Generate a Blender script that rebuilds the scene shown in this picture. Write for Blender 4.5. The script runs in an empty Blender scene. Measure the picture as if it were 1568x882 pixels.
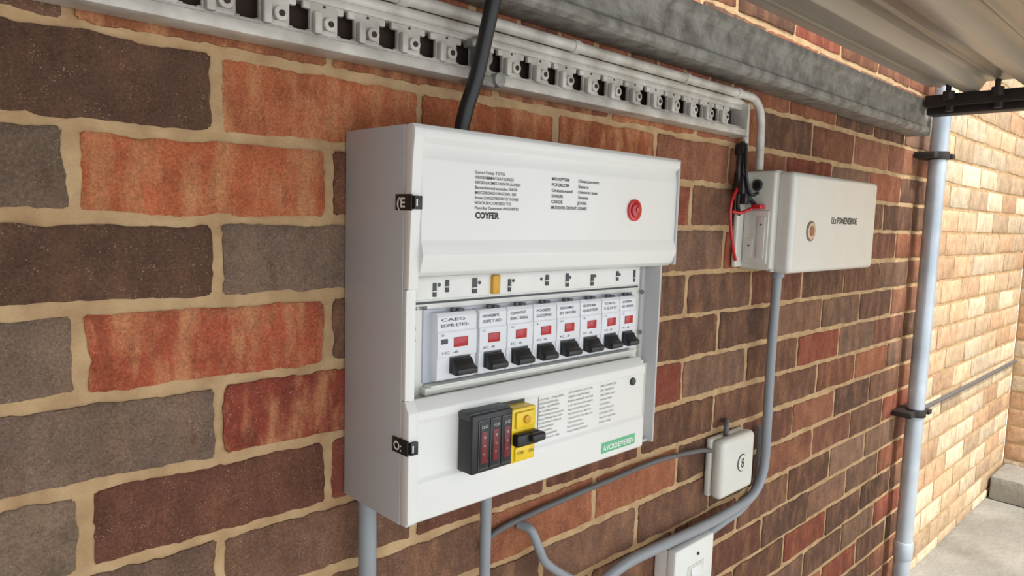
import bpy, bmesh, math, random
from mathutils import Vector, Matrix, noise, Euler
random.seed(7)
scene=bpy.context.scene
COL=bpy.context.collection

# ---------------------------------------------------------------- helpers
def srgb(r,g,b):
    def f(c):
        c/=255.0
        return c/12.92 if c<=0.04045 else ((c+0.055)/1.055)**2.4
    return (f(r),f(g),f(b),1.0)

def mat(name,col,rough=0.5,metal=0.0,noise_amt=0.06,noise_scale=30.0,bump=0.0,bump_scale=200.0,spec=0.5,coat=0.0,col2=None,stretch=None,bdist=0.001):
    m=bpy.data.materials.new(name); m.use_nodes=True
    nt=m.node_tree; b=nt.nodes['Principled BSDF']
    b.inputs['Roughness'].default_value=rough
    b.inputs['Metallic'].default_value=metal
    b.inputs['Specular IOR Level'].default_value=spec
    b.inputs['Coat Weight'].default_value=coat
    tc=nt.nodes.new('ShaderNodeTexCoord'); src=tc.outputs['Object']
    if stretch:
        mp=nt.nodes.new('ShaderNodeMapping'); mp.inputs['Scale'].default_value=stretch
        nt.links.new(src,mp.inputs['Vector']); src=mp.outputs[0]
    n=nt.nodes.new('ShaderNodeTexNoise'); n.inputs['Scale'].default_value=noise_scale; n.inputs['Detail'].default_value=6
    nt.links.new(src,n.inputs['Vector'])
    mx=nt.nodes.new('ShaderNodeMix'); mx.data_type='RGBA'
    c2=col2 if col2 else tuple(max(0,c*(1-noise_amt*3)) for c in col[:3])+(1,)
    mx.inputs[6].default_value=col; mx.inputs[7].default_value=c2
    rp=nt.nodes.new('ShaderNodeMapRange'); rp.inputs[1].default_value=0.35; rp.inputs[2].default_value=0.75
    nt.links.new(n.outputs['Fac'],rp.inputs[0])
    if col2 is None: rp.inputs[4].default_value=0.5
    nt.links.new(rp.outputs[0],mx.inputs[0])
    nt.links.new(mx.outputs[2],b.inputs['Base Color'])
    if bump>0:
        n2=nt.nodes.new('ShaderNodeTexNoise'); n2.inputs['Scale'].default_value=bump_scale; n2.inputs['Detail'].default_value=5
        nt.links.new(src,n2.inputs['Vector'])
        bp=nt.nodes.new('ShaderNodeBump'); bp.inputs['Strength'].default_value=bump; bp.inputs['Distance'].default_value=bdist
        nt.links.new(n2.outputs['Fac'],bp.inputs['Height']); nt.links.new(bp.outputs[0],b.inputs['Normal'])
    return m

def group(name,loc=(0,0,0)):
    e=bpy.data.objects.new(name,None); e.location=loc; e.empty_display_size=0.05
    COL.objects.link(e); return e

def par(ob,parent):
    if parent:
        ob.parent=parent; ob.matrix_parent_inverse=Matrix.Translation(parent.location).inverted()

def finish(name,bm,m,parent=None,smooth=True,angle=35):
    me=bpy.data.meshes.new(name); bm.normal_update(); bm.to_mesh(me); bm.free()
    ms=m if isinstance(m,(list,tuple)) else [m]
    for k in ms: me.materials.append(k)
    if smooth:
        for p in me.polygons: p.use_smooth=True
        me.set_sharp_from_angle(angle=math.radians(angle))
    ob=bpy.data.objects.new(name,me); COL.objects.link(ob); par(ob,parent)
    return ob

def add_box(bm,x0,x1,y0,y1,z0,z1,bev=0.0,seg=2,mi=0,sel=None):
    t=bmesh.new()
    bmesh.ops.create_cube(t,size=1)
    for v in t.verts:
        v.co=Vector(((x0+x1)/2+v.co.x*(x1-x0),(y0+y1)/2+v.co.y*(y1-y0),(z0+z1)/2+v.co.z*(z1-z0)))
    if bev>0:
        es=[e for e in t.edges if (sel is None or sel(e))]
        bmesh.ops.bevel(t,geom=es,offset=bev,segments=seg,affect='EDGES',profile=0.5)
    for f in t.faces: f.material_index=mi
    tmp=bpy.data.meshes.new('tmp'); t.to_mesh(tmp); t.free(); bm.from_mesh(tmp); bpy.data.meshes.remove(tmp)

def box(name,x0,x1,y0,y1,z0,z1,m,parent=None,bev=0.001,seg=2,sel=None):
    bm=bmesh.new(); add_box(bm,x0,x1,y0,y1,z0,z1,bev,seg,0,sel)
    return finish(name,bm,m,parent)

def prism(name,prof,a0,a1,axis,m,parent=None,bev=0.0):
    bm=bmesh.new()
    def P(p,a):
        return {'x':(a,p[0],p[1]),'z':(p[0],p[1],a),'y':(p[0],a,p[1])}[axis]
    A=[bm.verts.new(P(p,a0)) for p in prof]; B=[bm.verts.new(P(p,a1)) for p in prof]
    bm.faces.new(A); bm.faces.new(B)
    n=len(prof)
    for i in range(n): bm.faces.new((A[i],A[(i+1)%n],B[(i+1)%n],B[i]))
    bmesh.ops.recalc_face_normals(bm,faces=bm.faces)
    if bev>0: bmesh.ops.bevel(bm,geom=list(bm.edges),offset=bev,segments=2,affect='EDGES',profile=0.5)
    return finish(name,bm,m,parent)

def add_cyl(bm,c,r,h,axis='y',seg=24,bev=0.0,mi=0,r2=None):
    t=bmesh.new()
    bmesh.ops.create_cone(t,cap_ends=True,segments=seg,radius1=r,radius2=r if r2 is None else r2,depth=h)
    if bev>0:
        es=[e for e in t.edges if len(e.link_faces)==2 and any(len(f.verts)>4 for f in e.link_faces)]
        bmesh.ops.bevel(t,geom=es,offset=bev,segments=2,affect='EDGES',profile=0.5)
    R={'y':Matrix.Rotation(math.pi/2,4,'X'),'x':Matrix.Rotation(math.pi/2,4,'Y'),'z':Matrix.Identity(4)}[axis]
    bmesh.ops.transform(t,matrix=Matrix.Translation(c)@R,verts=t.verts)
    for f in t.faces: f.material_index=mi
    tmp=bpy.data.meshes.new('tmp'); t.to_mesh(tmp); t.free(); bm.from_mesh(tmp); bpy.data.meshes.remove(tmp)

def cyl(name,c,r,h,m,parent=None,axis='y',seg=24,bev=0.0,r2=None):
    bm=bmesh.new(); add_cyl(bm,c,r,h,axis,seg,bev,0,r2); return finish(name,bm,m,parent)

def catmull(pts,sub=10):
    P=[Vector(p) for p in pts]; P=[P[0]*2-P[1]]+P+[P[-1]*2-P[-2]]; out=[]
    for i in range(1,len(P)-2):
        for j in range(sub):
            t=j/sub
            a,b,c,d=P[i-1],P[i],P[i+1],P[i+2]
            out.append(0.5*((2*b)+(c-a)*t+(2*a-5*b+4*c-d)*t*t+(3*b-a-3*c+d)*t**3))
    out.append(P[-2]); return out

def fillet(pts,r,n=8):
    P=[Vector(p) for p in pts]; out=[P[0]]
    for i in range(1,len(P)-1):
        a,b,c=P[i-1],P[i],P[i+1]
        d1=(a-b); d2=(c-b); rr=min(r,d1.length*0.49,d2.length*0.49)
        p0=b+d1.normalized()*rr; p2=b+d2.normalized()*rr
        for j in range(n+1):
            t=j/n; out.append((1-t)**2*p0+2*t*(1-t)*b+t*t*p2)
    out.append(P[-1]); return out

def add_tube(bm,path,r,seg=14,mi=0):
    rings=[]; n=len(path); up=Vector((0,-1,0.01)).normalized()
    for i,p in enumerate(path):
        d=(path[min(i+1,n-1)]-path[max(i-1,0)])
        if d.length<1e-9: d=Vector((1,0,0))
        d.normalize()
        s=d.cross(up)
        if s.length<1e-3: s=d.cross(Vector((1,0,0)))
        s.normalize(); u=s.cross(d).normalized(); up=u
        rings.append([bm.verts.new(p+(s*math.cos(2*math.pi*k/seg)+u*math.sin(2*math.pi*k/seg))*r) for k in range(seg)])
    for a,b in zip(rings[:-1],rings[1:]):
        for k in range(seg):
            f=bm.faces.new((a[k],a[(k+1)%seg],b[(k+1)%seg],b[k])); f.material_index=mi
    for rg in (rings[0],rings[-1]):
        f=bm.faces.new(rg); f.material_index=mi

def tube(name,path,r,m,parent=None,seg=14):
    bm=bmesh.new(); add_tube(bm,[Vector(p) for p in path],r,seg)
    bmesh.ops.recalc_face_normals(bm,faces=bm.faces)
    return finish(name,bm,m,parent,angle=60)

def text(name,body,x,y,z,size,m,parent=None,width=None,bold=0.0,rot=(math.pi/2,0,0),space=1.0,align='LEFT'):
    cu=bpy.data.curves.new(name,'FONT'); cu.body=body; cu.size=size; cu.offset=bold; cu.space_line=space
    cu.resolution_u=2; cu.align_x=align
    o=bpy.data.objects.new(name+'_c',cu); COL.objects.link(o)
    bpy.context.view_layer.update()
    me=bpy.data.meshes.new_from_object(o.evaluated_get(bpy.context.evaluated_depsgraph_get()))
    w=o.dimensions.x
    bpy.data.objects.remove(o)
    me.materials.clear(); me.materials.append(m); me.name=name
    ob=bpy.data.objects.new(name,me); COL.objects.link(ob)
    sx=(width/w) if (width and w>0) else 1.0
    me.transform(Matrix.Translation((x,y,z))@Euler(rot).to_matrix().to_4x4()@Matrix.Diagonal((sx,1,1,1)))
    par(ob,parent)
    return ob

# ---------------------------------------------------------------- materials
M_white=mat('white_enamel',srgb(228,229,226),0.34,noise_amt=0.02,noise_scale=8,bump=0.05,bump_scale=600,coat=0.1)
M_side=mat('white_enamel_shaded',srgb(186,186,187),0.5,noise_amt=0.03,noise_scale=6,bump=0.12,bump_scale=700)  # white enamel with the side's shade put into its colour
M_inner=mat('inner_panel_white',srgb(226,226,220),0.45,noise_amt=0.03,noise_scale=14)
M_cream=mat('aged_offwhite_plastic',srgb(216,216,208),0.25,noise_amt=0.04,noise_scale=14,coat=0.4)
M_mcb=mat('breaker_plastic',srgb(220,223,228),0.38,noise_amt=0.02,noise_scale=50)
M_mcb_s=mat('breaker_side_plastic',srgb(188,192,204),0.45,noise_amt=0.02,noise_scale=50)
M_black=mat('black_plastic',srgb(30,31,33),0.38,noise_amt=0.05,noise_scale=60)
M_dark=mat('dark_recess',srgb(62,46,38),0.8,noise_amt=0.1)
M_grey=mat('dark_grey_plastic',srgb(66,70,74),0.45,noise_amt=0.05,noise_scale=60)
M_red=mat('red_plastic',srgb(196,22,34),0.3,noise_amt=0.08,noise_scale=80,coat=0.3)
M_redglass=mat('red_window',srgb(182,10,28),0.25,noise_amt=0.2,noise_scale=300,coat=0.2)
M_yellow=mat('yellow_plastic',srgb(236,200,20),0.35,noise_amt=0.05,noise_scale=60,coat=0.2)
M_amber=mat('amber_plastic',srgb(214,160,40),0.4,noise_amt=0.1,noise_scale=90)
M_green=mat('green_label',srgb(96,184,134),0.45,noise_amt=0.06,noise_scale=90)
M_ink=mat('ink',srgb(92,92,96),0.6,noise_amt=0.1,noise_scale=200)
M_inkb=mat('ink_bold',srgb(34,34,36),0.6,noise_amt=0.1,noise_scale=200)
M_wtext=mat('white_print',srgb(235,235,235),0.6,noise_amt=0.02)
M_paper=mat('paper_label',srgb(228,228,224),0.6,noise_amt=0.03,noise_scale=40)
M_tray=mat('weathered_tray',srgb(212,208,200),0.5,metal=0.1,noise_amt=0.1,noise_scale=26,bump=0.4,bump_scale=160,col2=srgb(160,153,142))
M_galv=mat('galvanised_steel',srgb(160,158,152),0.6,metal=0.25,noise_scale=44,bump=1.0,bump_scale=140,col2=srgb(108,104,96),bdist=0.002)
M_roof=mat('roof_sheet',srgb(178,172,160),0.33,metal=0.3,noise_scale=5,bump=0.1,bump_scale=60,col2=srgb(138,131,120),stretch=(0.15,3,1))
M_conduit=mat('grey_conduit',srgb(142,148,154),0.38,noise_amt=0.04,noise_scale=18,coat=0.15)
M_cableg=mat('grey_cable',srgb(98,97,98),0.5,noise_amt=0.08,noise_scale=30)
M_cableb=mat('black_cable',srgb(30,30,32),0.42,noise_amt=0.08,noise_scale=40,bump=0.1)
M_drain=mat('drainpipe_paint',srgb(190,200,209),0.33,metal=0.25,noise_amt=0.05,noise_scale=9,col2=srgb(154,165,174),bump=0.2,bump_scale=40)
M_blackmetal=mat('black_iron',srgb(48,43,40),0.6,metal=0.2,noise_amt=0.1,noise_scale=30,bump=0.5)
M_screw=mat('screw_steel',srgb(120,120,118),0.35,metal=0.8)
M_reddisp=mat('dark_red_display',srgb(120,24,34),0.3,noise_amt=0.3,noise_scale=300)

def brick_material():
    m=bpy.data.materials.new('fired_brick'); m.use_nodes=True; nt=m.node_tree; L=nt.links; N=nt.nodes
    b=N['Principled BSDF']; b.inputs['Roughness'].default_value=0.9; b.inputs['Specular IOR Level'].default_value=0.2
    at=N.new('ShaderNodeAttribute'); at.attribute_name='BrickCol'
    tc=N.new('ShaderNodeTexCoord')
    def nz(scale,det,rough=0.6,vec=None):
        n=N.new('ShaderNodeTexNoise'); n.inputs['Scale'].default_value=scale; n.inputs['Detail'].default_value=det; n.inputs['Roughness'].default_value=rough
        L.new(vec if vec else tc.outputs['Object'],n.inputs['Vector']); return n
    def rng(src,a,b_,c,d):
        r=N.new('ShaderNodeMapRange'); r.inputs[1].default_value=a; r.inputs[2].default_value=b_; r.inputs[3].default_value=c; r.inputs[4].default_value=d
        L.new(src,r.inputs[0]); return r.outputs[0]
    def mulv(col,fac):
        v=N.new('ShaderNodeVectorMath'); v.operation='SCALE'; L.new(col,v.inputs[0]); L.new(fac,v.inputs['Scale']); return v.outputs[0]
    def math_(op,a,b2):
        q=N.new('ShaderNodeMath'); q.operation=op
        for i,s in enumerate((a,b2)):
            if isinstance(s,(int,float)): q.inputs[i].default_value=s
            else: L.new(s,q.inputs[i])
        return q.outputs[0]
    def mix(f,a,bcol):
        q=N.new('ShaderNodeMix'); q.data_type='RGBA'; L.new(f,q.inputs[0]); L.new(a,q.inputs[6])
        q.inputs[7].default_value=bcol; return q.outputs[2]
    n1=nz(20,5,0.65); c=mulv(at.outputs['Color'],rng(n1.outputs['Fac'],0.3,0.7,0.74,1.26))
    mp=N.new('ShaderNodeMapping'); mp.inputs['Scale'].default_value=(1.0,1.0,0.35); L.new(tc.outputs['Object'],mp.inputs['Vector'])
    n5=nz(55,4,0.6,mp.outputs[0])
    n3=nz(34,4,0.6,mp.outputs[0])
    c=mix(math_('MULTIPLY',rng(n3.outputs['Fac'],0.46,0.64,0.0,0.7),at.outputs['Alpha']),c,srgb(210,152,108))
    c=mix(math_('MULTIPLY',rng(n5.outputs['Fac'],0.56,0.72,0.0,0.45),1.0),c,srgb(96,66,52))
    n2=nz(420,4,0.75); c=mulv(c,rng(n2.outputs['Fac'],0.3,0.7,0.62,1.38))
    v=N.new('ShaderNodeTexVoronoi'); v.inputs['Scale'].default_value=420; L.new(tc.outputs['Object'],v.inputs['Vector'])
    n4=nz(70,2)
    c=mix(math_('MULTIPLY',rng(v.outputs['Distance'],0.12,0.26,1.0,0.0),rng(n4.outputs['Fac'],0.48,0.62,0.0,0.6)),c,srgb(206,184,158))
    L.new(c,b.inputs['Base Color'])
    bp=N.new('ShaderNodeBump'); bp.inputs['Strength'].default_value=1.0; bp.inputs['Distance'].default_value=0.0022
    h=math_('ADD',math_('MULTIPLY',n2.outputs['Fac'],0.9),n5.outputs['Fac'])
    L.new(h,bp.inputs['Height']); L.new(bp.outputs[0],b.inputs['Normal'])
    return m
M_brick=brick_material()
M_mortar=mat('sandy_mortar',srgb(198,168,128),0.95,noise_scale=30,bump=1.0,bump_scale=380,col2=srgb(166,134,98),spec=0.15,bdist=0.0018)
M_conc=mat('concrete_ground',srgb(166,163,155),0.9,noise_scale=4,bump=1.0,bump_scale=45,col2=srgb(122,117,107),bdist=0.006)

# ---------------------------------------------------------------- brick walls
ORANGE=(186,104,70); ORED=(176,92,66); DBROWN=(98,73,60); GBROWN=(128,108,93); RED=(146,72,56); DRED=(112,74,60); BROWN=(122,91,74)
BUFF=(216,198,168); BUFF2=(206,180,146)
PAL=[DBROWN,BROWN,DRED,(136,74,58),(132,86,66),(104,76,62),(148,92,68),(122,94,78),(112,80,64)]
KNOWN={(0,-1):DBROWN,(0,0):(182,106,72),(0,1):(170,96,62),(0,2):(158,90,60),(0,3):(116,72,56),(1,-1):(122,92,74),(1,0):(150,94,66),(1,1):(150,88,60),
 (-1,-1):(116,98,84),(-1,0):ORANGE,(-2,-1):DBROWN,(-2,0):GBROWN,(-3,-1):GBROWN,(-3,0):ORED,(-4,-1):(124,104,90),(-4,0):RED,
 (-5,-1):(128,110,94),(-5,0):DRED,(-6,-1):(116,92,78),(-6,0):BROWN,(-6,1):DRED,(-7,0):(118,86,72),(-7,-1):(124,100,84),(-5,1):(136,76,60),(-5,2):(142,84,66)}
ZK=0.3656
def grid_params(n,e):
    return [0.0,e]+[e+(1-2*e)*k/(n) for k in range(1,n)]+[1-e,1.0]
def build_wall(name,place,x_lo,x_hi,z_lo,z_hi,colour,soldier=None,finezone=True):
    V=[];F=[];C=[];MI=[]
    def brick(xa,xb,za,zb,col,flash,fine,seed):
        w=(xb-xa);h=(zb-za)
        gx=grid_params(max(3,int(w/(0.0055 if fine else 0.03))),0.0022/w)
        gz=grid_params(max(3,int(h/(0.006 if fine else 0.02))),0.0022/h)
        nx=len(gx)-1; ny=len(gz)-1
        base=len(V); cx_,cz_=(xa+xb)/2,(za+zb)/2
        tilt=random.uniform(-0.0010,0.0010); out=random.uniform(-0.0006,0.0008)
        rot=random.uniform(-0.006,0.006)
        for j in range(-1,ny+2):
            for i in range(-1,nx+2):
                ii=min(max(i,0),nx); jj=min(max(j,0),ny)
                s=2*gx[ii]-1; t=2*gz[jj]-1
                px=cx_+s*w/2; pz=cz_+t*h/2+s*w/2*rot
                ed=max(abs(s)**14,abs(t)**6)
                nv=noise.noise_vector(Vector((px*30+seed,pz*30,seed*1.3)))
                nv2=noise.noise_vector(Vector((px*140+seed,pz*140,seed)))
                nv3=noise.noise_vector(Vector((px*60+seed,pz*60,seed+9)))
                px+=ed*(nv.x*0.0030+nv2.x*0.0022); pz+=ed*(nv.y*0.0026+nv2.y*0.0018+nv3.y*0.0014)
                if abs(s)>0.99 and abs(t)>0.99: px-=s*0.0018; pz-=t*0.0018
                last=(ii in (0,nx)) or (jj in (0,ny))
                d=0.0012+out+nv3.z*0.0009+tilt*s-(0.0012 if last else 0)
                if i!=ii or j!=jj: d=-0.009
                V.append(place(px,d,pz)); C.append((*srgb(*col)[:3],flash))
        W=nx+3
        for j in range(ny+2):
            for i in range(nx+2):
                a=base+j*W+i; F.append((a,a+1,a+W+1,a+W)); MI.append(0)
    r0=math.floor((z_lo-ZK)/0.075); r1=math.ceil((z_hi-ZK)/0.075)
    for r in range(r0,r1):
        za=ZK+r*0.075; zb=za+0.075
        if zb>z_hi+0.01: continue
        za=max(za,z_lo)
        if zb-za<0.02: continue
        j0=-0.1309 if r%2==0 else -0.2434
        i0=math.floor((x_lo-j0)/0.225); i1=math.ceil((x_hi-j0)/0.225)
        for i in range(i0,i1):
            xa=j0+i*0.225; xb=xa+0.225
            if soldier and r==2 and xb<=soldier+0.05 and xa>-0.4: continue
            xa=max(xa,x_lo); xb=min(xb,x_hi)
            if xb-xa<0.03: continue
            col,fl=colour(r,i,(xa+xb)/2)
            g=0.0054
            jit=lambda:random.uniform(-0.0014,0.0014)
            fine=finezone and (-0.6<xa<1.0 and -0.35<za<0.6)
            brick(xa+g+jit(),xb-g+jit(),za+g*0.95+jit(),zb-g*0.95+jit(),col,fl,fine,random.uniform(0,500))
    if soldier:
        x=-0.3559
        while x<soldier:
            col=random.choice([(152,88,64),(124,76,60),(160,96,70),(112,74,60)])
            za=ZK+2*0.075
            brick(x+0.006,x+0.069,za+0.006,za+0.105,col,0.4,x<1,random.uniform(0,500)); x+=0.075
    b0=len(V); nx=int((x_hi-x_lo)/0.025); nz=int((z_hi-z_lo)/0.0125)
    for j in range(nz+1):
        for i in range(nx+1):
            px=x_lo+(x_hi-x_lo)*i/nx; pz=z_lo+(z_hi-z_lo)*j/nz
            V.append(place(px,-0.0014+noise.noise(Vector((px*45,pz*45,3)))*0.0016,pz)); C.append((0.5,0.4,0.3,0))
    W=nx+1
    for j in range(nz):
        for i in range(nx):
            a=b0+j*W+i; F.append((a,a+1,a+W+1,a+W)); MI.append(1)
    b1=len(V)
    for d in (-0.012,-0.11):
        for (px,pz) in ((x_lo,z_lo),(x_hi,z_lo),(x_hi,z_hi),(x_lo,z_hi)): V.append(place(px,d,pz)); C.append((0.5,0.4,0.3,0))
    for q in ((0,1,2,3),(4,7,6,5),(0,4,5,1),(1,5,6,2),(2,6,7,3),(3,7,4,0)):
        F.append(tuple(b1+k for k in q)); MI.append(1)
    me=bpy.data.meshes.new(name); me.from_pydata(V,[],F); me.update()
    me.materials.append(M_brick); me.materials.append(M_mortar)
    me.polygons.foreach_set('material_index',MI)
    ca=me.color_attributes.new('BrickCol','FLOAT_COLOR','POINT')
    ca.data.foreach_set('color',[c for q in C for c in q])
    me.polygons.foreach_set('use_smooth',[True]*len(me.polygons))
    me.set_sharp_from_angle(angle=math.radians(48))
    ob=bpy.data.objects.new(name,me); COL.objects.link(ob); return ob

def col_back(r,i,x):
    if (r,i) in KNOWN and x<0.6:
        c=KNOWN[(r,i)]; return c,(1.0 if c[0]>145 else 0.1)
    if x>1.95:
        c=random.choice([BUFF,BUFF2,BUFF,(204,168,134),(196,172,142)]); fl=0.3
    elif x>1.3:
        c=random.choice(PAL+[(142,96,76),(126,98,80)]); fl=0.3
    elif x<0.6 and r>=0: c=random.choice([(158,96,68),(134,82,62),(164,98,68)]); fl=0.8
    else: c=random.choice(PAL); fl=0.3
    k=random.uniform(0.9,1.12); c=tuple(min(255,q*k) for q in c)
    return c,fl
GZ=-0.80
build_wall('wall_back',lambda x,d,z:(x,-d,z),-1.5,3.26,GZ,1.6,col_back,soldier=0.86)
def col_end(r,i,x):
    return random.choice([BUFF,BUFF2,(210,186,150),(200,164,130)]),0.3
build_wall('wall_right',lambda x,d,z:(3.26-d,-x,z),0.0,2.2,GZ,1.6,col_end,finezone=False)
def col_left(r,i,x):
    return random.choice(PAL),0.3
build_wall('light_block_wall_left',lambda x,d,z:(-1.5+d,-x,z),0.0,1.15,GZ,0.66,col_left,finezone=False)  # unseen wall, added to cut sky light from the left

box('concrete_step',3.0,3.245,-2.15,-0.01,GZ+0.001,GZ+0.10,M_conc,None,0.01)

bm=bmesh.new(); nx,ny=110,70
gv=[[bm.verts.new((-1.8+5.2*i/nx,-3.2+3.3*j/ny,GZ+noise.noise(Vector((i*0.22,j*0.22,0)))*0.006)) for i in range(nx+1)] for j in range(ny+1)]
for j in range(ny):
    for i in range(nx): bm.faces.new((gv[j][i],gv[j][i+1],gv[j+1][i+1],gv[j+1][i]))
finish('ground',bm,M_conc)

# ---------------------------------------------------------------- canopy roof
canopy=group('canopy_roof',(0.4,-0.5,0.66))
prof=[]; pitch=0.125; y=-0.064
while y>-1.15:
    prof+= [(y,0.652),(y-0.020,0.652),(y-0.024,0.6485),(y-0.030,0.6485),(y-0.034,0.652),(y-0.066,0.652),(y-0.080,0.630),(y-0.111,0.630)]
    y-=pitch
bm=bmesh.new(); A=[];B=[]
for (py,pz) in prof:
    A.append(bm.verts.new((-1.5,py,pz))); B.append(bm.verts.new((1.60,py,pz)))
for i in range(len(prof)-1): bm.faces.new((A[i],A[i+1],B[i+1],B[i]))
r=bmesh.ops.extrude_face_region(bm,geom=list(bm.faces))
bmesh.ops.translate(bm,verts=[v for v in r['geom'] if isinstance(v,bmesh.types.BMVert)],vec=(0,0,0.005))
bmesh.ops.recalc_face_normals(bm,faces=bm.faces)
bmesh.ops.bevel(bm,geom=[e for e in bm.edges if abs(e.verts[0].co.x-e.verts[1].co.x)>1],offset=0.0018,segments=2,affect='EDGES',profile=0.5)
finish('corrugated_sheet',bm,M_roof,canopy)
bm=bmesh.new()
add_box(bm,1.575,1.625,-1.15,-0.066,0.600,0.628,0.003)
add_box(bm,1.60,1.65,-1.15,-0.066,0.584,0.601,0.003)
for yy in (-0.12,-0.22,-0.42,-0.6): add_cyl(bm,(1.585,yy,0.596),0.010,0.018,'z',6); add_cyl(bm,(1.570,yy,0.622),0.013,0.020,'z',10); add_cyl(bm,(1.566,yy,0.634),0.006,0.03,'z',8)
finish('edge_purlin',bm,M_blackmetal,canopy)

beam=group('galvanised_beam',(0.1,-0.03,0.58))
prof=[(-0.004,0.543),(-0.052,0.543),(-0.060,0.548),(-0.060,0.558),(-0.055,0.563),(-0.055,0.602),(-0.062,0.609),(-0.062,0.622),(-0.004,0.626)]
prism('beam_channel',prof,-1.40,1.66,'x',M_galv,beam,0.0012)
box('beam_end_plate',1.655,1.665,-0.063,-0.004,0.54,0.627,M_galv,beam,0.001)

# ---------------------------------------------------------------- slotted cable tray with conduits
tray=group('slotted_cable_tray',(0.0,-0.02,0.48))
T0,T1=-0.9,0.762
box('lower_lip',T0,T1,-0.036,-0.003,0.4515,0.4630,M_tray,tray,0.002)
box('lower_ledge',T0,T1,-0.027,-0.02,0.4620,0.4680,M_tray,tray,0.001)
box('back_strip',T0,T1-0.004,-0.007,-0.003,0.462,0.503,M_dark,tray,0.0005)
box('upper_strip',T0,T1,-0.026,-0.003,0.4955,0.503,M_tray,tray,0.0015)
bm=bmesh.new(); hb=bmesh.new(); x=T0+0.012
while x<T1-0.03:
    j=random.uniform(-0.0015,0.0015); x+=j
    add_box(bm,x,x+0.029,-0.024,-0.018,0.464,0.498,0.0015)
    add_box(bm,x-0.007,x+0.036,-0.0235,-0.018,0.489,0.4985,0.0015)
    add_box(bm,x-0.004,x+0.033,-0.0235,-0.018,0.464,0.4705,0.0015)
    add_box(bm,x+0.001,x+0.009,-0.032,-0.022,0.466,0.487,0.002)
    add_box(bm,x+0.009,x+0.026,-0.028,-0.022,0.4660,0.4715,0.0015)
    add_cyl(bm,(x+0.0185,-0.026,0.4775),0.0068,0.008,'y',16,0.001)
    add_cyl(hb,(x+0.0185,-0.0302,0.4775),0.0030,0.001,'y',10)
    add_cyl(hb,(x+0.0145,-0.0242,0.4935),0.0014,0.001,'y',8)
    x+=0.0492-j
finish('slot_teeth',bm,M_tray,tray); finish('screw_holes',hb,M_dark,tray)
bm=bmesh.new()
add_box(bm,0.134,0.172,-0.040,-0.02,0.447,0.460,0.003); add_cyl(bm,(0.153,-0.036,0.478),0.0105,0.014,'y',18,0.002); add_cyl(bm,(0.174,-0.039,0.456),0.0085,0.012,'y',16,0.002)
add_box(bm,0.146,0.160,-0.038,-0.02,0.456,0.502,0.003); add_box(bm,0.138,0.168,-0.036,-0.02,0.488,0.498,0.003)
finish('splice_clip',bm,M_galv,tray)
box('end_cap',T1-0.004,T1+0.004,-0.038,-0.003,0.450,0.505,M_tray,tray,0.002)
p=fillet([(-0.9,-0.026,0.522),(0.828,-0.026,0.522),(0.834,-0.026,0.399)],0.05,10)
tube('long_conduit',p,0.0072,M_tray,tray)
p=fillet([(-0.9,-0.020,0.5085),(0.775,-0.020,0.5085),(0.797,-0.014,0.47),(0.800,-0.012,0.399)],0.035,8)
tube('short_conduit',p,0.0068,M_tray,tray)
bm=bmesh.new()
for xx in (0.05,0.32,0.58,0.74): add_cyl(bm,(xx,-0.026,0.522),0.0088,0.012,'x',16,0.001)
finish('couplers',bm,M_tray,tray)

# ---------------------------------------------------------------- consumer unit
cu=group('consumer_unit',(0.21,-0.06,0.19))
H=0.3825; W=0.414
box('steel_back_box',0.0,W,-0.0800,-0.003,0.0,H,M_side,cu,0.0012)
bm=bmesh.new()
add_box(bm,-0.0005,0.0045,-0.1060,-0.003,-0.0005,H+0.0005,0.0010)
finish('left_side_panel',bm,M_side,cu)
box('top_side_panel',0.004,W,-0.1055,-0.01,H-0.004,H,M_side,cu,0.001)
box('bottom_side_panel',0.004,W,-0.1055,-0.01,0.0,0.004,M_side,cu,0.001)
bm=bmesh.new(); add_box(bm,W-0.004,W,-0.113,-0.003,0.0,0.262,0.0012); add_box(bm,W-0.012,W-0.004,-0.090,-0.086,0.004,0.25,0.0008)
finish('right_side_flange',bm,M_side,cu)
box('inner_fascia',0.004,W-0.004,-0.086,-0.080,0.100,0.262,M_inner,cu,0.001)
lid=[(-0.100,H-0.001),(-0.100,0.243),(-0.1105,0.2415),(-0.1175,0.2465),(-0.1225,0.262),(-0.1185,0.277),(-0.1185,0.352),(-0.1165,0.366),(-0.1215,0.372),(-0.1215,0.379),(-0.118,H+0.001)]
prism('hinged_lid',lid,0.011,0.431,'x',M_white,cu,0.0012)
prism('lid_left_border',[(-0.1066,H),(-0.1066,0.2300),(-0.1150,0.2300),(-0.1190,0.350),(-0.1215,0.372),(-0.1215,0.379),(-0.118,H+0.001)],0.0,0.0115,'x',M_white,cu,0.0010)
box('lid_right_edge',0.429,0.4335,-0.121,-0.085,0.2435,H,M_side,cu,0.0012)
box('lid_hinge_tab',0.428,0.437,-0.112,-0.098,0.250,0.262,M_white,cu,0.001)
low=[(-0.098,0.003),(-0.098,0.120),(-0.108,0.1225),(-0.1175,0.112),(-0.1185,0.104),(-0.1165,0.100),(-0.1165,0.046),(-0.1195,0.041),(-0.1195,0.004),(-0.116,0.001)]
prism('lower_cover',low,0.011,0.379,'x',M_white,cu,0.0012)
prism('lower_cover_border',[(-0.1066,0.0),(-0.1066,0.123),(-0.112,0.123),(-0.1185,0.112),(-0.1195,0.004),(-0.116,0.0)],0.0,0.0115,'x',M_white,cu,0.0010)
box('lower_cover_end',0.378,0.3815,-0.113,-0.084,0.004,0.118,M_inner,cu,0.001)
box('lower_gap_panel',0.380,0.411,-0.098,-0.092,0.002,0.108,M_inner,cu,0.001)
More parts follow.
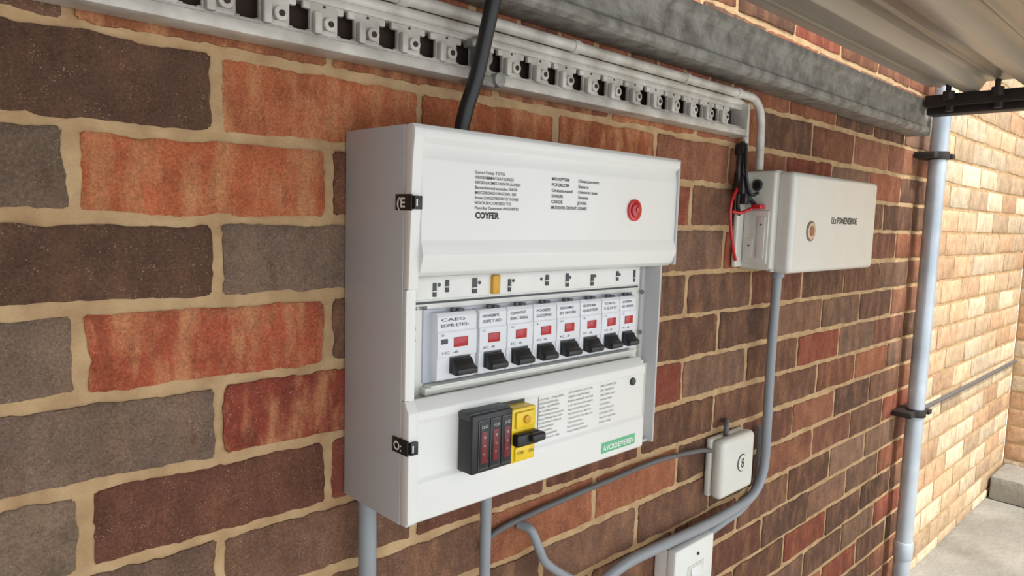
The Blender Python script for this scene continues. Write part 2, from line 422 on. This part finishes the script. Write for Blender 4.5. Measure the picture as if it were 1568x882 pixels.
prism('left_front_strip',[(-0.084,0.100),(-0.106,0.100),(-0.1120,0.1235),(-0.1120,0.2296),(-0.106,0.245),(-0.084,0.245)],0.0046,0.0112,'x',M_white,cu,0.0006)
box('left_strip_edge',0.0002,0.0050,-0.1120,-0.1062,0.1235,0.2296,M_white,cu,0.0006)
for zc,nm in ((0.3115,'upper'),(0.079,'lower')):
    box('latch_label_'+nm,-0.0014,0.0006,-0.119,-0.094,zc-0.0075,zc+0.0075,M_black,cu,0.0003)
    text('latch_print_'+nm,'(E' if nm=='upper' else 'O:',-0.0018,-0.0965,zc-0.0045,0.0125,M_wtext,cu,width=0.013,rot=(math.pi/2,0,-math.pi/2),bold=0.0003)
    box('latch_face_'+nm,0.0006,0.009,-0.1225,-0.114,zc-0.0062,zc+0.0062,M_black,cu,0.0004)
    box('latch_mark_'+nm,0.002,0.0035,-0.1229,-0.1222,zc-0.0035,zc+0.0035,M_wtext,cu,0.0001)
L1=["Lomcr Dutay TOTG:","ISEOSAMMACGATSUNGS","NECIEOSAOMES: UNSATR SUORSN","Bamsokaoned seotolus GAGR","MUCOROAGI ORGODR: 100","Aotoe COAGOTEROAV SY OONEE","VOOUDCOIOEO TO","Pasucdoy Cosucoaes ANGUERTS"]
for i,s in enumerate(L1):
    text('lid_print_a%d'%i,s,0.0755,-0.1192,0.3425-i*0.0050,0.0042,M_ink,cu,width=[.040,.052,.062,.058,.056,.060,.050,.060][i],bold=0.00005)
text('lid_brand','COYFER',0.0765,-0.1192,0.2985,0.0088,M_inkb,cu,width=0.032,bold=0.0003)
L2=[["MTOOPTOM","Onaccororm"],["PCTOKLCRR","Sunrs"],["Onductorusod","Oonsoror: xxse"],["SOORUN","2noos"],["COOS","JOOES"],["MOOOOR COONT: CONEE",""]]
for i,(a,b) in enumerate(L2):
    text('lid_print_b%d'%i,a,0.186,-0.1192,0.3420-i*0.0062,0.0048,M_ink,cu,width=[.028,.029,.034,.018,.018,.060][i],bold=0.00012)
    if b: text('lid_print_c%d'%i,b,0.230,-0.1192,0.3420-i*0.0062,0.0048,M_ink,cu,width=[.036,.018,.034,.018,.016][i],bold=0.00012)
cyl('indicator_bezel',(0.337,-0.1195,0.3135),0.0135,0.004,M_red,cu,'y',36,0.001)
cyl('indicator_lens',(0.337,-0.1220,0.3135),0.0095,0.004,M_redglass,cu,'y',32,0.0015)
cyl('indicator_cap',(0.338,-0.1242,0.3145),0.0038,0.002,M_red,cu,'y',24,0.0006)

box('terminal_rail',0.020,0.396,-0.0895,-0.086,0.2160,0.2395,M_paper,cu,0.001)
box('rail_panel_line',0.012,0.396,-0.0880,-0.0855,0.2115,0.2135,M_grey,cu,0.0003)  # thin grey panel line below the terminal rail
bm=bmesh.new()
for k,(xx,w) in enumerate(((0.048,.004),(0.064,.004),(0.100,.006),(0.152,.004),(0.212,.005),(0.247,.005),(0.294,.005),(0.345,.004),(0.382,.003))):
    z0,z1=((0.2185,0.2325),(0.2225,0.2350),(0.2195,0.2355))[k%3]
    add_box(bm,xx,xx+w,-0.0912,-0.0890,z0,z1,0.0004); add_box(bm,xx-0.001,xx+w+0.001,-0.0917,-0.0890,z0+0.005,z0+0.0062,0.0002,mi=1)
for xx in (0.056,0.110,0.160,0.205,0.255,0.302,0.352): add_cyl(bm,(xx,-0.0897,0.2305),0.0020,0.001,'y',10)
finish('terminal_marks',bm,[M_grey,M_paper],cu)
box('amber_terminal',0.126,0.137,-0.094,-0.0890,0.2175,0.2380,M_amber,cu,0.001)
text('rail_print','PRCMORCORS  COIMOR',0.014,-0.0866,0.2060,0.0045,M_ink,cu,width=0.030,bold=0.0002)
bm=bmesh.new()
for (xx,zz) in ((0.026,0.188),(0.026,0.176),(0.024,0.138),(0.024,0.130)): add_cyl(bm,(xx,-0.087,zz),0.003,0.003,'y',14,0.0006)
for (xx,zz) in ((0.402,0.205),(0.402,0.150)): add_cyl(bm,(xx,-0.0905,zz),0.0028,0.003,'y',14,0.0006)
finish('fascia_screws',bm,M_screw,cu)

bx=[(0.046,0.0985),(0.1015,0.1415),(0.1420,0.1825),(0.1830,0.2215),(0.2220,0.2635),(0.2640,0.3045),(0.3050,0.3415),(0.3420,0.3760)]
names=["CAEG","HIOAREMITS","CLINRNONT","POOEES","ICRCOMES","ISLSNOEN","TOCTAROOR","SACUREROR"]
box('breaker_backing',0.038,0.384,-0.0885,-0.0855,0.1305,0.206,M_mcb_s,cu,0.001)
for i,(a,b) in enumerate(bx):
    a+=0.0005;b-=0.0005; w=b-a; c=(a+b)/2
    prof=[(-0.086,0.1335),(-0.0985,0.1335),(-0.1005,0.1360),(-0.1005,0.1570),(-0.1015,0.1585),(-0.1015,0.1830),(-0.1005,0.1845),(-0.1005,0.1990),(-0.0985,0.2030),(-0.086,0.2030)]
    prism('breaker_%d'%(i+1),prof,a,b,'x',M_mcb,cu,0.0006)
    ww=0.0185 if i==0 else 0.0165
    wc=c+(0.004 if i==0 else 0.001)
    box('trip_window_%d'%(i+1),wc-ww/2,wc+ww/2,-0.1024,-0.1010,0.1672,0.1772,M_redglass,cu,0.0003)
    tw=w*0.30 if i else w*0.25
    tc_=c+(0.004 if i==0 else 0.0)
    box('toggle_slot_%d'%(i+1),tc_-tw-0.001,tc_+tw+0.001,-0.1012,-0.0995,0.1405,0.1575,M_grey,cu,0.0004)
    prism('toggle_%d'%(i+1),[(-0.1005,0.1400),(-0.1105,0.1390),(-0.1145,0.1410),(-0.1145,0.1460),(-0.1090,0.1490),(-0.1050,0.1550),(-0.1005,0.1560)],tc_-tw,tc_+tw,'x',M_black,cu,0.0008)
    text('breaker_print_%d'%(i+1),names[i],a+0.004,-0.1010,0.1945,0.0042,M_ink,cu,width=w*0.6,bold=0.00006)
    text('breaker_rating_%d'%(i+1),["EDPR ETIG-","GUPE T RED","SURC SREAL","QUCORNEC","SEY SROOIN","QUROTIOR","IL EL3A ET","ED NENIOS"][i],a+0.004,-0.1010,0.1885,0.0044,M_ink,cu,width=w*0.7,bold=0.00006)
    text('breaker_series_%d'%(i+1),["SO-","LC","OE 3","IR","AC 8","TN","OC","EC"][i],a+0.004,-0.1021,0.1795,0.0032,M_ink,cu)
    if i==0: box('breaker_badge',a+0.004,a+0.0125,-0.1021,-0.1013,0.1715,0.1765,M_grey,cu,0.0002)
    text('breaker_code_%d'%(i+1),"IC -8",a+0.005,-0.1021,0.1610,0.0034,M_ink,cu,width=w*0.4)
    bm=bmesh.new(); add_cyl(bm,(c-0.002,-0.095,0.2050),0.0030,0.004,'z',14,0.0006); add_box(bm,c+0.004,c+0.012,-0.097,-0.088,0.2025,0.2057,0.0006)
    finish('terminal_clip_%d'%(i+1),bm,M_grey,cu)
bm=bmesh.new(); add_box(bm,0.036,0.386,-0.096,-0.0855,0.1195,0.1275,0.0012); add_box(bm,0.040,0.384,-0.100,-0.0855,0.1275,0.1300,0.0006)
finish('breaker_tray_ledge',bm,M_cream,cu)

prism('switch_base',[(0.064,0.0400),(0.064,0.1060),(0.155,0.1035),(0.155,0.0405)],-0.119,-0.1155,'y',M_grey,cu,0.0008)
box('meter_block',0.0615,0.1165,-0.140,-0.118,0.0440,0.1040,M_black,cu,0.0015)
box('meter_block_rim',0.0610,0.1170,-0.136,-0.118,0.0985,0.1055,M_grey,cu,0.001)
for i in range(3):
    x0=0.0705+i*0.0158
    box('display_bay_%d'%i,x0-0.0012,x0+0.0122,-0.1412,-0.1398,0.0475,0.0985,M_grey,cu,0.0005)
    box('display_panel_%d'%i,x0,x0+0.0110,-0.1418,-0.1408,0.0495,0.0965,M_black,cu,0.0003)
    box('display_red_%d'%i,x0+0.0015,x0+0.0095,-0.1424,-0.1416,0.0545,0.0870,M_reddisp,cu,0.0002)
    text('display_text_%d'%i,["ISK","SOE","JDE"][i],x0+0.001,-0.1428,0.0905,0.0042,M_side,cu,width=0.008)
    text('display_code_%d'%i,"8E\nSo\nI1",x0+0.0040,-0.1428,0.0800,0.0036,M_side,cu,width=0.003,space=2.4)
bm=bmesh.new(); add_box(bm,0.1172,0.1530,-0.1385,-0.118,0.0425,0.1010,0.002); add_box(bm,0.121,0.150,-0.1415,-0.137,0.0800,0.0975,0.0015); add_box(bm,0.121,0.150,-0.1410,-0.137,0.0450,0.0600,0.0015)
finish('isolator_body',bm,M_yellow,cu)
cyl('isolator_dial',(0.1355,-0.1425,0.0890),0.0045,0.003,M_amber,cu,'y',20,0.0008)
bm=bmesh.new(); add_box(bm,0.1175,0.1525,-0.1480,-0.1380,0.0620,0.0760,0.003,3); add_box(bm,0.134,0.1545,-0.1540,-0.1440,0.0655,0.0750,0.003,3)
finish('isolator_lever',bm,M_black,cu)
text('isolator_print',"OFF",0.123,-0.1420,0.0520,0.0050,M_inkb,cu,width=0.010)
text('isolator_print_b',"ON",0.140,-0.1420,0.0520,0.0050,M_inkb,cu,width=0.007)
def para(tag,x0,w,z0,z1,n):
    for i in range(n):
        ww=w*random.uniform(0.55,1.0)
        s=''.join(random.choice('ECORANSITUDM eoasnr ') for _ in range(int(ww/0.0019)))
        z=z0-(z0-z1)*i/(n-1)
        text('notice_%s%d'%(tag,i),s.strip() or 'ROE',x0,-0.1172,z,0.0030 if i>2 else 0.0036,M_ink,cu,width=ww,bold=0.0)
para('a',0.180,0.042,0.0955,0.0500,11); para('b',0.229,0.048,0.0965,0.0500,10); para('c',0.288,0.036,0.0955,0.0500,9)
box('notice_rule',0.1785,0.1789,-0.1172,-0.1164,0.048,0.104,M_ink,cu,0)
box('green_label',0.292,0.360,-0.1203,-0.1192,0.0110,0.0245,M_green,cu,0.0003)
text('green_label_print','AVCRDEIVEREIV',0.2945,-0.1206,0.0140,0.0095,M_wtext,cu,width=0.063,bold=0.0002)
box('green_label_border',0.2905,0.3615,-0.1198,-0.1192,0.0098,0.0257,M_paper,cu,0.0003)
cyl('cover_knob',(0.354,-0.1172,0.0935),0.0052,0.003,M_black,cu,'y',20,0.0008)
box('cover_knob_slot',0.3535,0.3545,-0.1192,-0.1185,0.0895,0.0975,M_screw,cu,0.0001)

# ---------------------------------------------------------------- small enclosure
en=group('meter_enclosure',(1.02,-0.05,0.30))
box('mounting_plate',0.790,1.20,-0.014,-0.004,0.222,0.396,M_cream,en,0.004,3)
box('enclosure_body',0.812,1.205,-0.070,-0.008,0.219,0.3955,M_cream,en,0.006,4)
box('enclosure_cover',0.8240,1.222,-0.0985,-0.066,0.2145,0.3945,M_cream,en,0.010,5)
box('cover_seam',0.8150,1.214,-0.0690,-0.0655,0.2165,0.3962,M_side,en,0.0005)
bm=bmesh.new()
add_box(bm,0.8085,0.813,-0.062,-0.016,0.2300,0.3250,0.0015)
add_box(bm,0.8065,0.8105,-0.057,-0.042,0.2400,0.3150,0.001)
add_box(bm,0.8065,0.8105,-0.036,-0.021,0.2400,0.2750,0.001)
finish('side_access_panel',bm,M_cream,en)
bm=bmesh.new()
add_cyl(bm,(0.8115,-0.0360,0.370),0.0105,0.006,'x',24,0.001); add_cyl(bm,(0.8115,-0.0160,0.362),0.0070,0.005,'x',20,0.001)
finish('knockout_rings',bm,M_screw,en)
bm=bmesh.new()
add_cyl(bm,(0.8083,-0.0360,0.370),0.0070,0.002,'x',20); add_cyl(bm,(0.8088,-0.0160,0.362),0.0048,0.002,'x',20)
for (yy,zz) in ((-0.0495,0.300),(-0.0285,0.262)): add_box(bm,0.8058,0.8068,yy-0.0018,yy+0.0018,zz-0.0012,zz+0.0012,0.0002)
finish('knockout_holes',bm,M_black,en)
cyl('badge_ring',(0.901,-0.0990,0.291),0.0185,0.002,mat('bronze',srgb(120,104,88),0.4,metal=0.3),en,'y',32,0.0006)
cyl('badge_face',(0.901,-0.1003,0.291),0.0155,0.0015,mat('bronze_light',srgb(200,178,150),0.35,metal=0.1),en,'y',32,0.0004)
cyl('badge_centre',(0.901,-0.1013,0.291),0.0095,0.001,mat('copper_print',srgb(150,92,62),0.4),en,'y',24)
text('enclosure_print','LLs FONEIVERIOE',0.990,-0.0990,0.3060,0.0175,M_inkb,en,width=0.125,bold=0.0004)
tube('black_wire_a',catmull([(0.775,-0.022,0.444),(0.775,-0.026,0.42),(0.780,-0.024,0.385),(0.792,-0.030,0.350),(0.810,-0.034,0.335)]),0.0042,M_cableb,en)
tube('black_wire_b',catmull([(0.772,-0.018,0.440),(0.762,-0.024,0.40),(0.772,-0.022,0.355),(0.776,-0.020,0.33),(0.790,-0.016,0.318)]),0.0038,M_cableb,en)
tube('black_wire_c',catmull([(0.772,-0.030,0.440),(0.768,-0.036,0.39),(0.778,-0.038,0.36),(0.790,-0.040,0.352),(0.806,-0.040,0.356)]),0.0030,M_cableb,en)
bm=bmesh.new(); add_box(bm,0.764,0.782,-0.034,-0.016,0.352,0.385,0.003); add_box(bm,0.772,0.788,-0.036,-0.018,0.335,0.356,0.003); add_box(bm,0.766,0.780,-0.030,-0.012,0.420,0.440,0.003)
finish('wire_connectors',bm,M_black,en)
tube('red_wire_a',catmull([(0.768,-0.022,0.365),(0.748,-0.022,0.335),(0.750,-0.022,0.300),(0.766,-0.020,0.262),(0.786,-0.016,0.235)]),0.0028,M_red,en)
tube('red_wire_b',catmull([(0.760,-0.018,0.322),(0.776,-0.026,0.320),(0.796,-0.036,0.328),(0.806,-0.044,0.331)]),0.0030,M_red,en)
box('red_plug',0.792,0.812,-0.054,-0.036,0.3275,0.3355,M_red,en,0.002)

# ---------------------------------------------------------------- black supply cable
sc=group('supply_cable',(0.12,-0.06,0.5))
tube('cable',catmull([(0.139,-0.078,0.648),(0.136,-0.078,0.58),(0.134,-0.076,0.54),(0.130,-0.066,0.49),(0.126,-0.058,0.45),(0.119,-0.050,0.415),(0.114,-0.046,0.384)]),0.0083,M_cableb,sc,18)

# ---------------------------------------------------------------- conduits below
c1=group('pvc_conduit',(0.6,-0.03,-0.2))
tube('conduit_run',fillet([(0.905,-0.040,0.213),(0.912,-0.034,0.05),(0.925,-0.032,-0.224),(0.760,-0.032,-0.236),(0.43,-0.032,-0.224),(0.28,-0.032,-0.30),(0.26,-0.032,-0.62)],0.085,12),0.0090,M_conduit,c1,18)
cyl('conduit_gland',(0.905,-0.040,0.2065),0.0125,0.012,M_conduit,c1,'z',20,0.002)
tube('branch_run',catmull([(0.934,-0.012,-0.10),(0.940,-0.012,-0.17),(0.930,-0.012,-0.225),(0.880,-0.013,-0.255),(0.80,-0.015,-0.262),(0.722,-0.018,-0.266)]),0.0072,M_conduit,c1,14)
tube('whip',catmull([(0.266,-0.004,-0.112),(0.272,-0.022,-0.116),(0.280,-0.030,-0.140),(0.294,-0.031,-0.165),(0.330,-0.032,-0.195),(0.375,-0.032,-0.225)]),0.0062,M_conduit,c1)
c3=group('conduit_drop',(0.014,-0.03,-0.2))
tube('drop_pipe',[Vector((0.012,-0.030,-0.001)),Vector((0.014,-0.030,-0.25)),Vector((0.018,-0.030,-0.60))],0.0098,M_conduit,c3,18)
c4=group('conduit_drop',(0.18,-0.03,-0.2))
tube('drop_pipe',[Vector((0.182,-0.030,-0.001)),Vector((0.184,-0.030,-0.25)),Vector((0.188,-0.030,-0.60))],0.0072,M_conduit,c4,18)
c5=group('thin_cable',(0.45,-0.02,-0.1))
tube('cable_run',catmull([(0.738,-0.016,-0.108),(0.70,-0.014,-0.101),(0.58,-0.012,-0.092),(0.45,-0.012,-0.094),(0.30,-0.010,-0.100),(0.22,-0.009,-0.108),(0.200,-0.007,-0.125)]),0.0042,M_cableg,c5,12)

jb=group('junction_box',(0.8,-0.02,-0.14))
box('box_base',0.742,0.862,-0.016,-0.003,-0.197,-0.088,M_cream,jb,0.005,3)
box('box_cover',0.742,0.862,-0.040,-0.015,-0.198,-0.087,M_cream,jb,0.011,5)
cyl('emblem_ring',(0.812,-0.0405,-0.140),0.0165,0.0016,M_grey,jb,'y',28,0.0004)
cyl('emblem_face',(0.812,-0.0414,-0.140),0.0150,0.0010,M_cream,jb,'y',28)
text('emblem_print','8',0.812,-0.0422,-0.149,0.026,M_inkb,jb,align='CENTER')
tube('top_grommet',catmull([(0.790,-0.016,-0.092),(0.787,-0.018,-0.073),(0.796,-0.012,-0.064),(0.805,-0.006,-0.068)]),0.0050,M_cableg,jb)

sb=group('wall_switch_box',(0.66,-0.02,-0.29))
box('back_box',0.597,0.714,-0.030,-0.003,-0.345,-0.246,M_white,sb,0.003,3)
box('face_plate',0.595,0.716,-0.046,-0.029,-0.347,-0.244,M_white,sb,0.003,3)
box('rocker_frame',0.634,0.684,-0.0475,-0.0455,-0.328,-0.282,M_cream,sb,0.001)
prism('rocker',[(-0.047,-0.325),(-0.0485,-0.325),(-0.052,-0.305),(-0.0485,-0.286),(-0.047,-0.286)],0.642,0.676,'x',M_white,sb,0.0006)
cyl('plate_screw',(0.664,-0.0470,-0.266),0.0028,0.002,M_black,sb,'y',14)

# ---------------------------------------------------------------- drainpipe
dp=group('drainpipe',(1.80,-0.05,0))
tube('pipe',[Vector((1.800,-0.046,1.2)),Vector((1.800,-0.046,0.5)),Vector((1.800,-0.046,0)),Vector((1.800,-0.046,GZ+0.005))],0.0225,M_drain,dp,28)
bm=bmesh.new()
for zz in (0.50,-0.215):
    add_cyl(bm,(1.800,-0.046,zz),0.0270,0.022,'z',28,0.002)
    add_box(bm,1.765,1.875,-0.030,-0.004,zz-0.009,zz+0.009,0.003); add_box(bm,1.825,1.850,-0.075,-0.03,zz-0.007,zz+0.007,0.003)
    add_box(bm,1.735,1.775,-0.055,-0.004,zz-0.008,zz+0.008,0.003)
finish('pipe_clamps',bm,M_blackmetal,dp)
cyl('pipe_socket',(1.800,-0.046,-0.62),0.0255,0.05,M_drain,dp,'z',28,0.002)
wc=group('wall_cable',(2.5,-0.02,-0.26))
tube('cable_run',[Vector((1.885,-0.014,-0.235)),Vector((1.95,-0.012,-0.245)),Vector((2.6,-0.012,-0.25)),Vector((3.24,-0.012,-0.25))],0.0065,M_cableg,wc,10)

# ---------------------------------------------------------------- camera
cam=bpy.data.cameras.new('camera'); cam.sensor_fit='HORIZONTAL'; cam.sensor_width=36; cam.lens=1078.564/1568*36; cam.clip_start=0.01
co=bpy.data.objects.new('camera',cam); COL.objects.link(co)
R=Matrix.Rotation(-0.7675,4,'Z')@Matrix.Rotation(math.pi/2-0.1012,4,'X')@Matrix.Rotation(0.03,4,'Z')
co.matrix_world=Matrix.Translation((-0.3829,-0.6506,0.3014))@R
scene.camera=co

# ---------------------------------------------------------------- light
w=bpy.data.worlds.new('sky'); scene.world=w; w.use_nodes=True
bg=w.node_tree.nodes['Background']; bg.inputs[0].default_value=(0.92,0.96,1.0,1); bg.inputs[1].default_value=2.25
sun=bpy.data.lights.new('sun','SUN'); sun.energy=3.6; sun.angle=math.radians(4.0); sun.color=(1,0.96,0.90)
so=bpy.data.objects.new('sun',sun); COL.objects.link(so)
so.rotation_euler=Vector((0.10,1.0,-1.55)).to_track_quat('-Z','Y').to_euler()
scene.view_settings.view_transform='Standard'
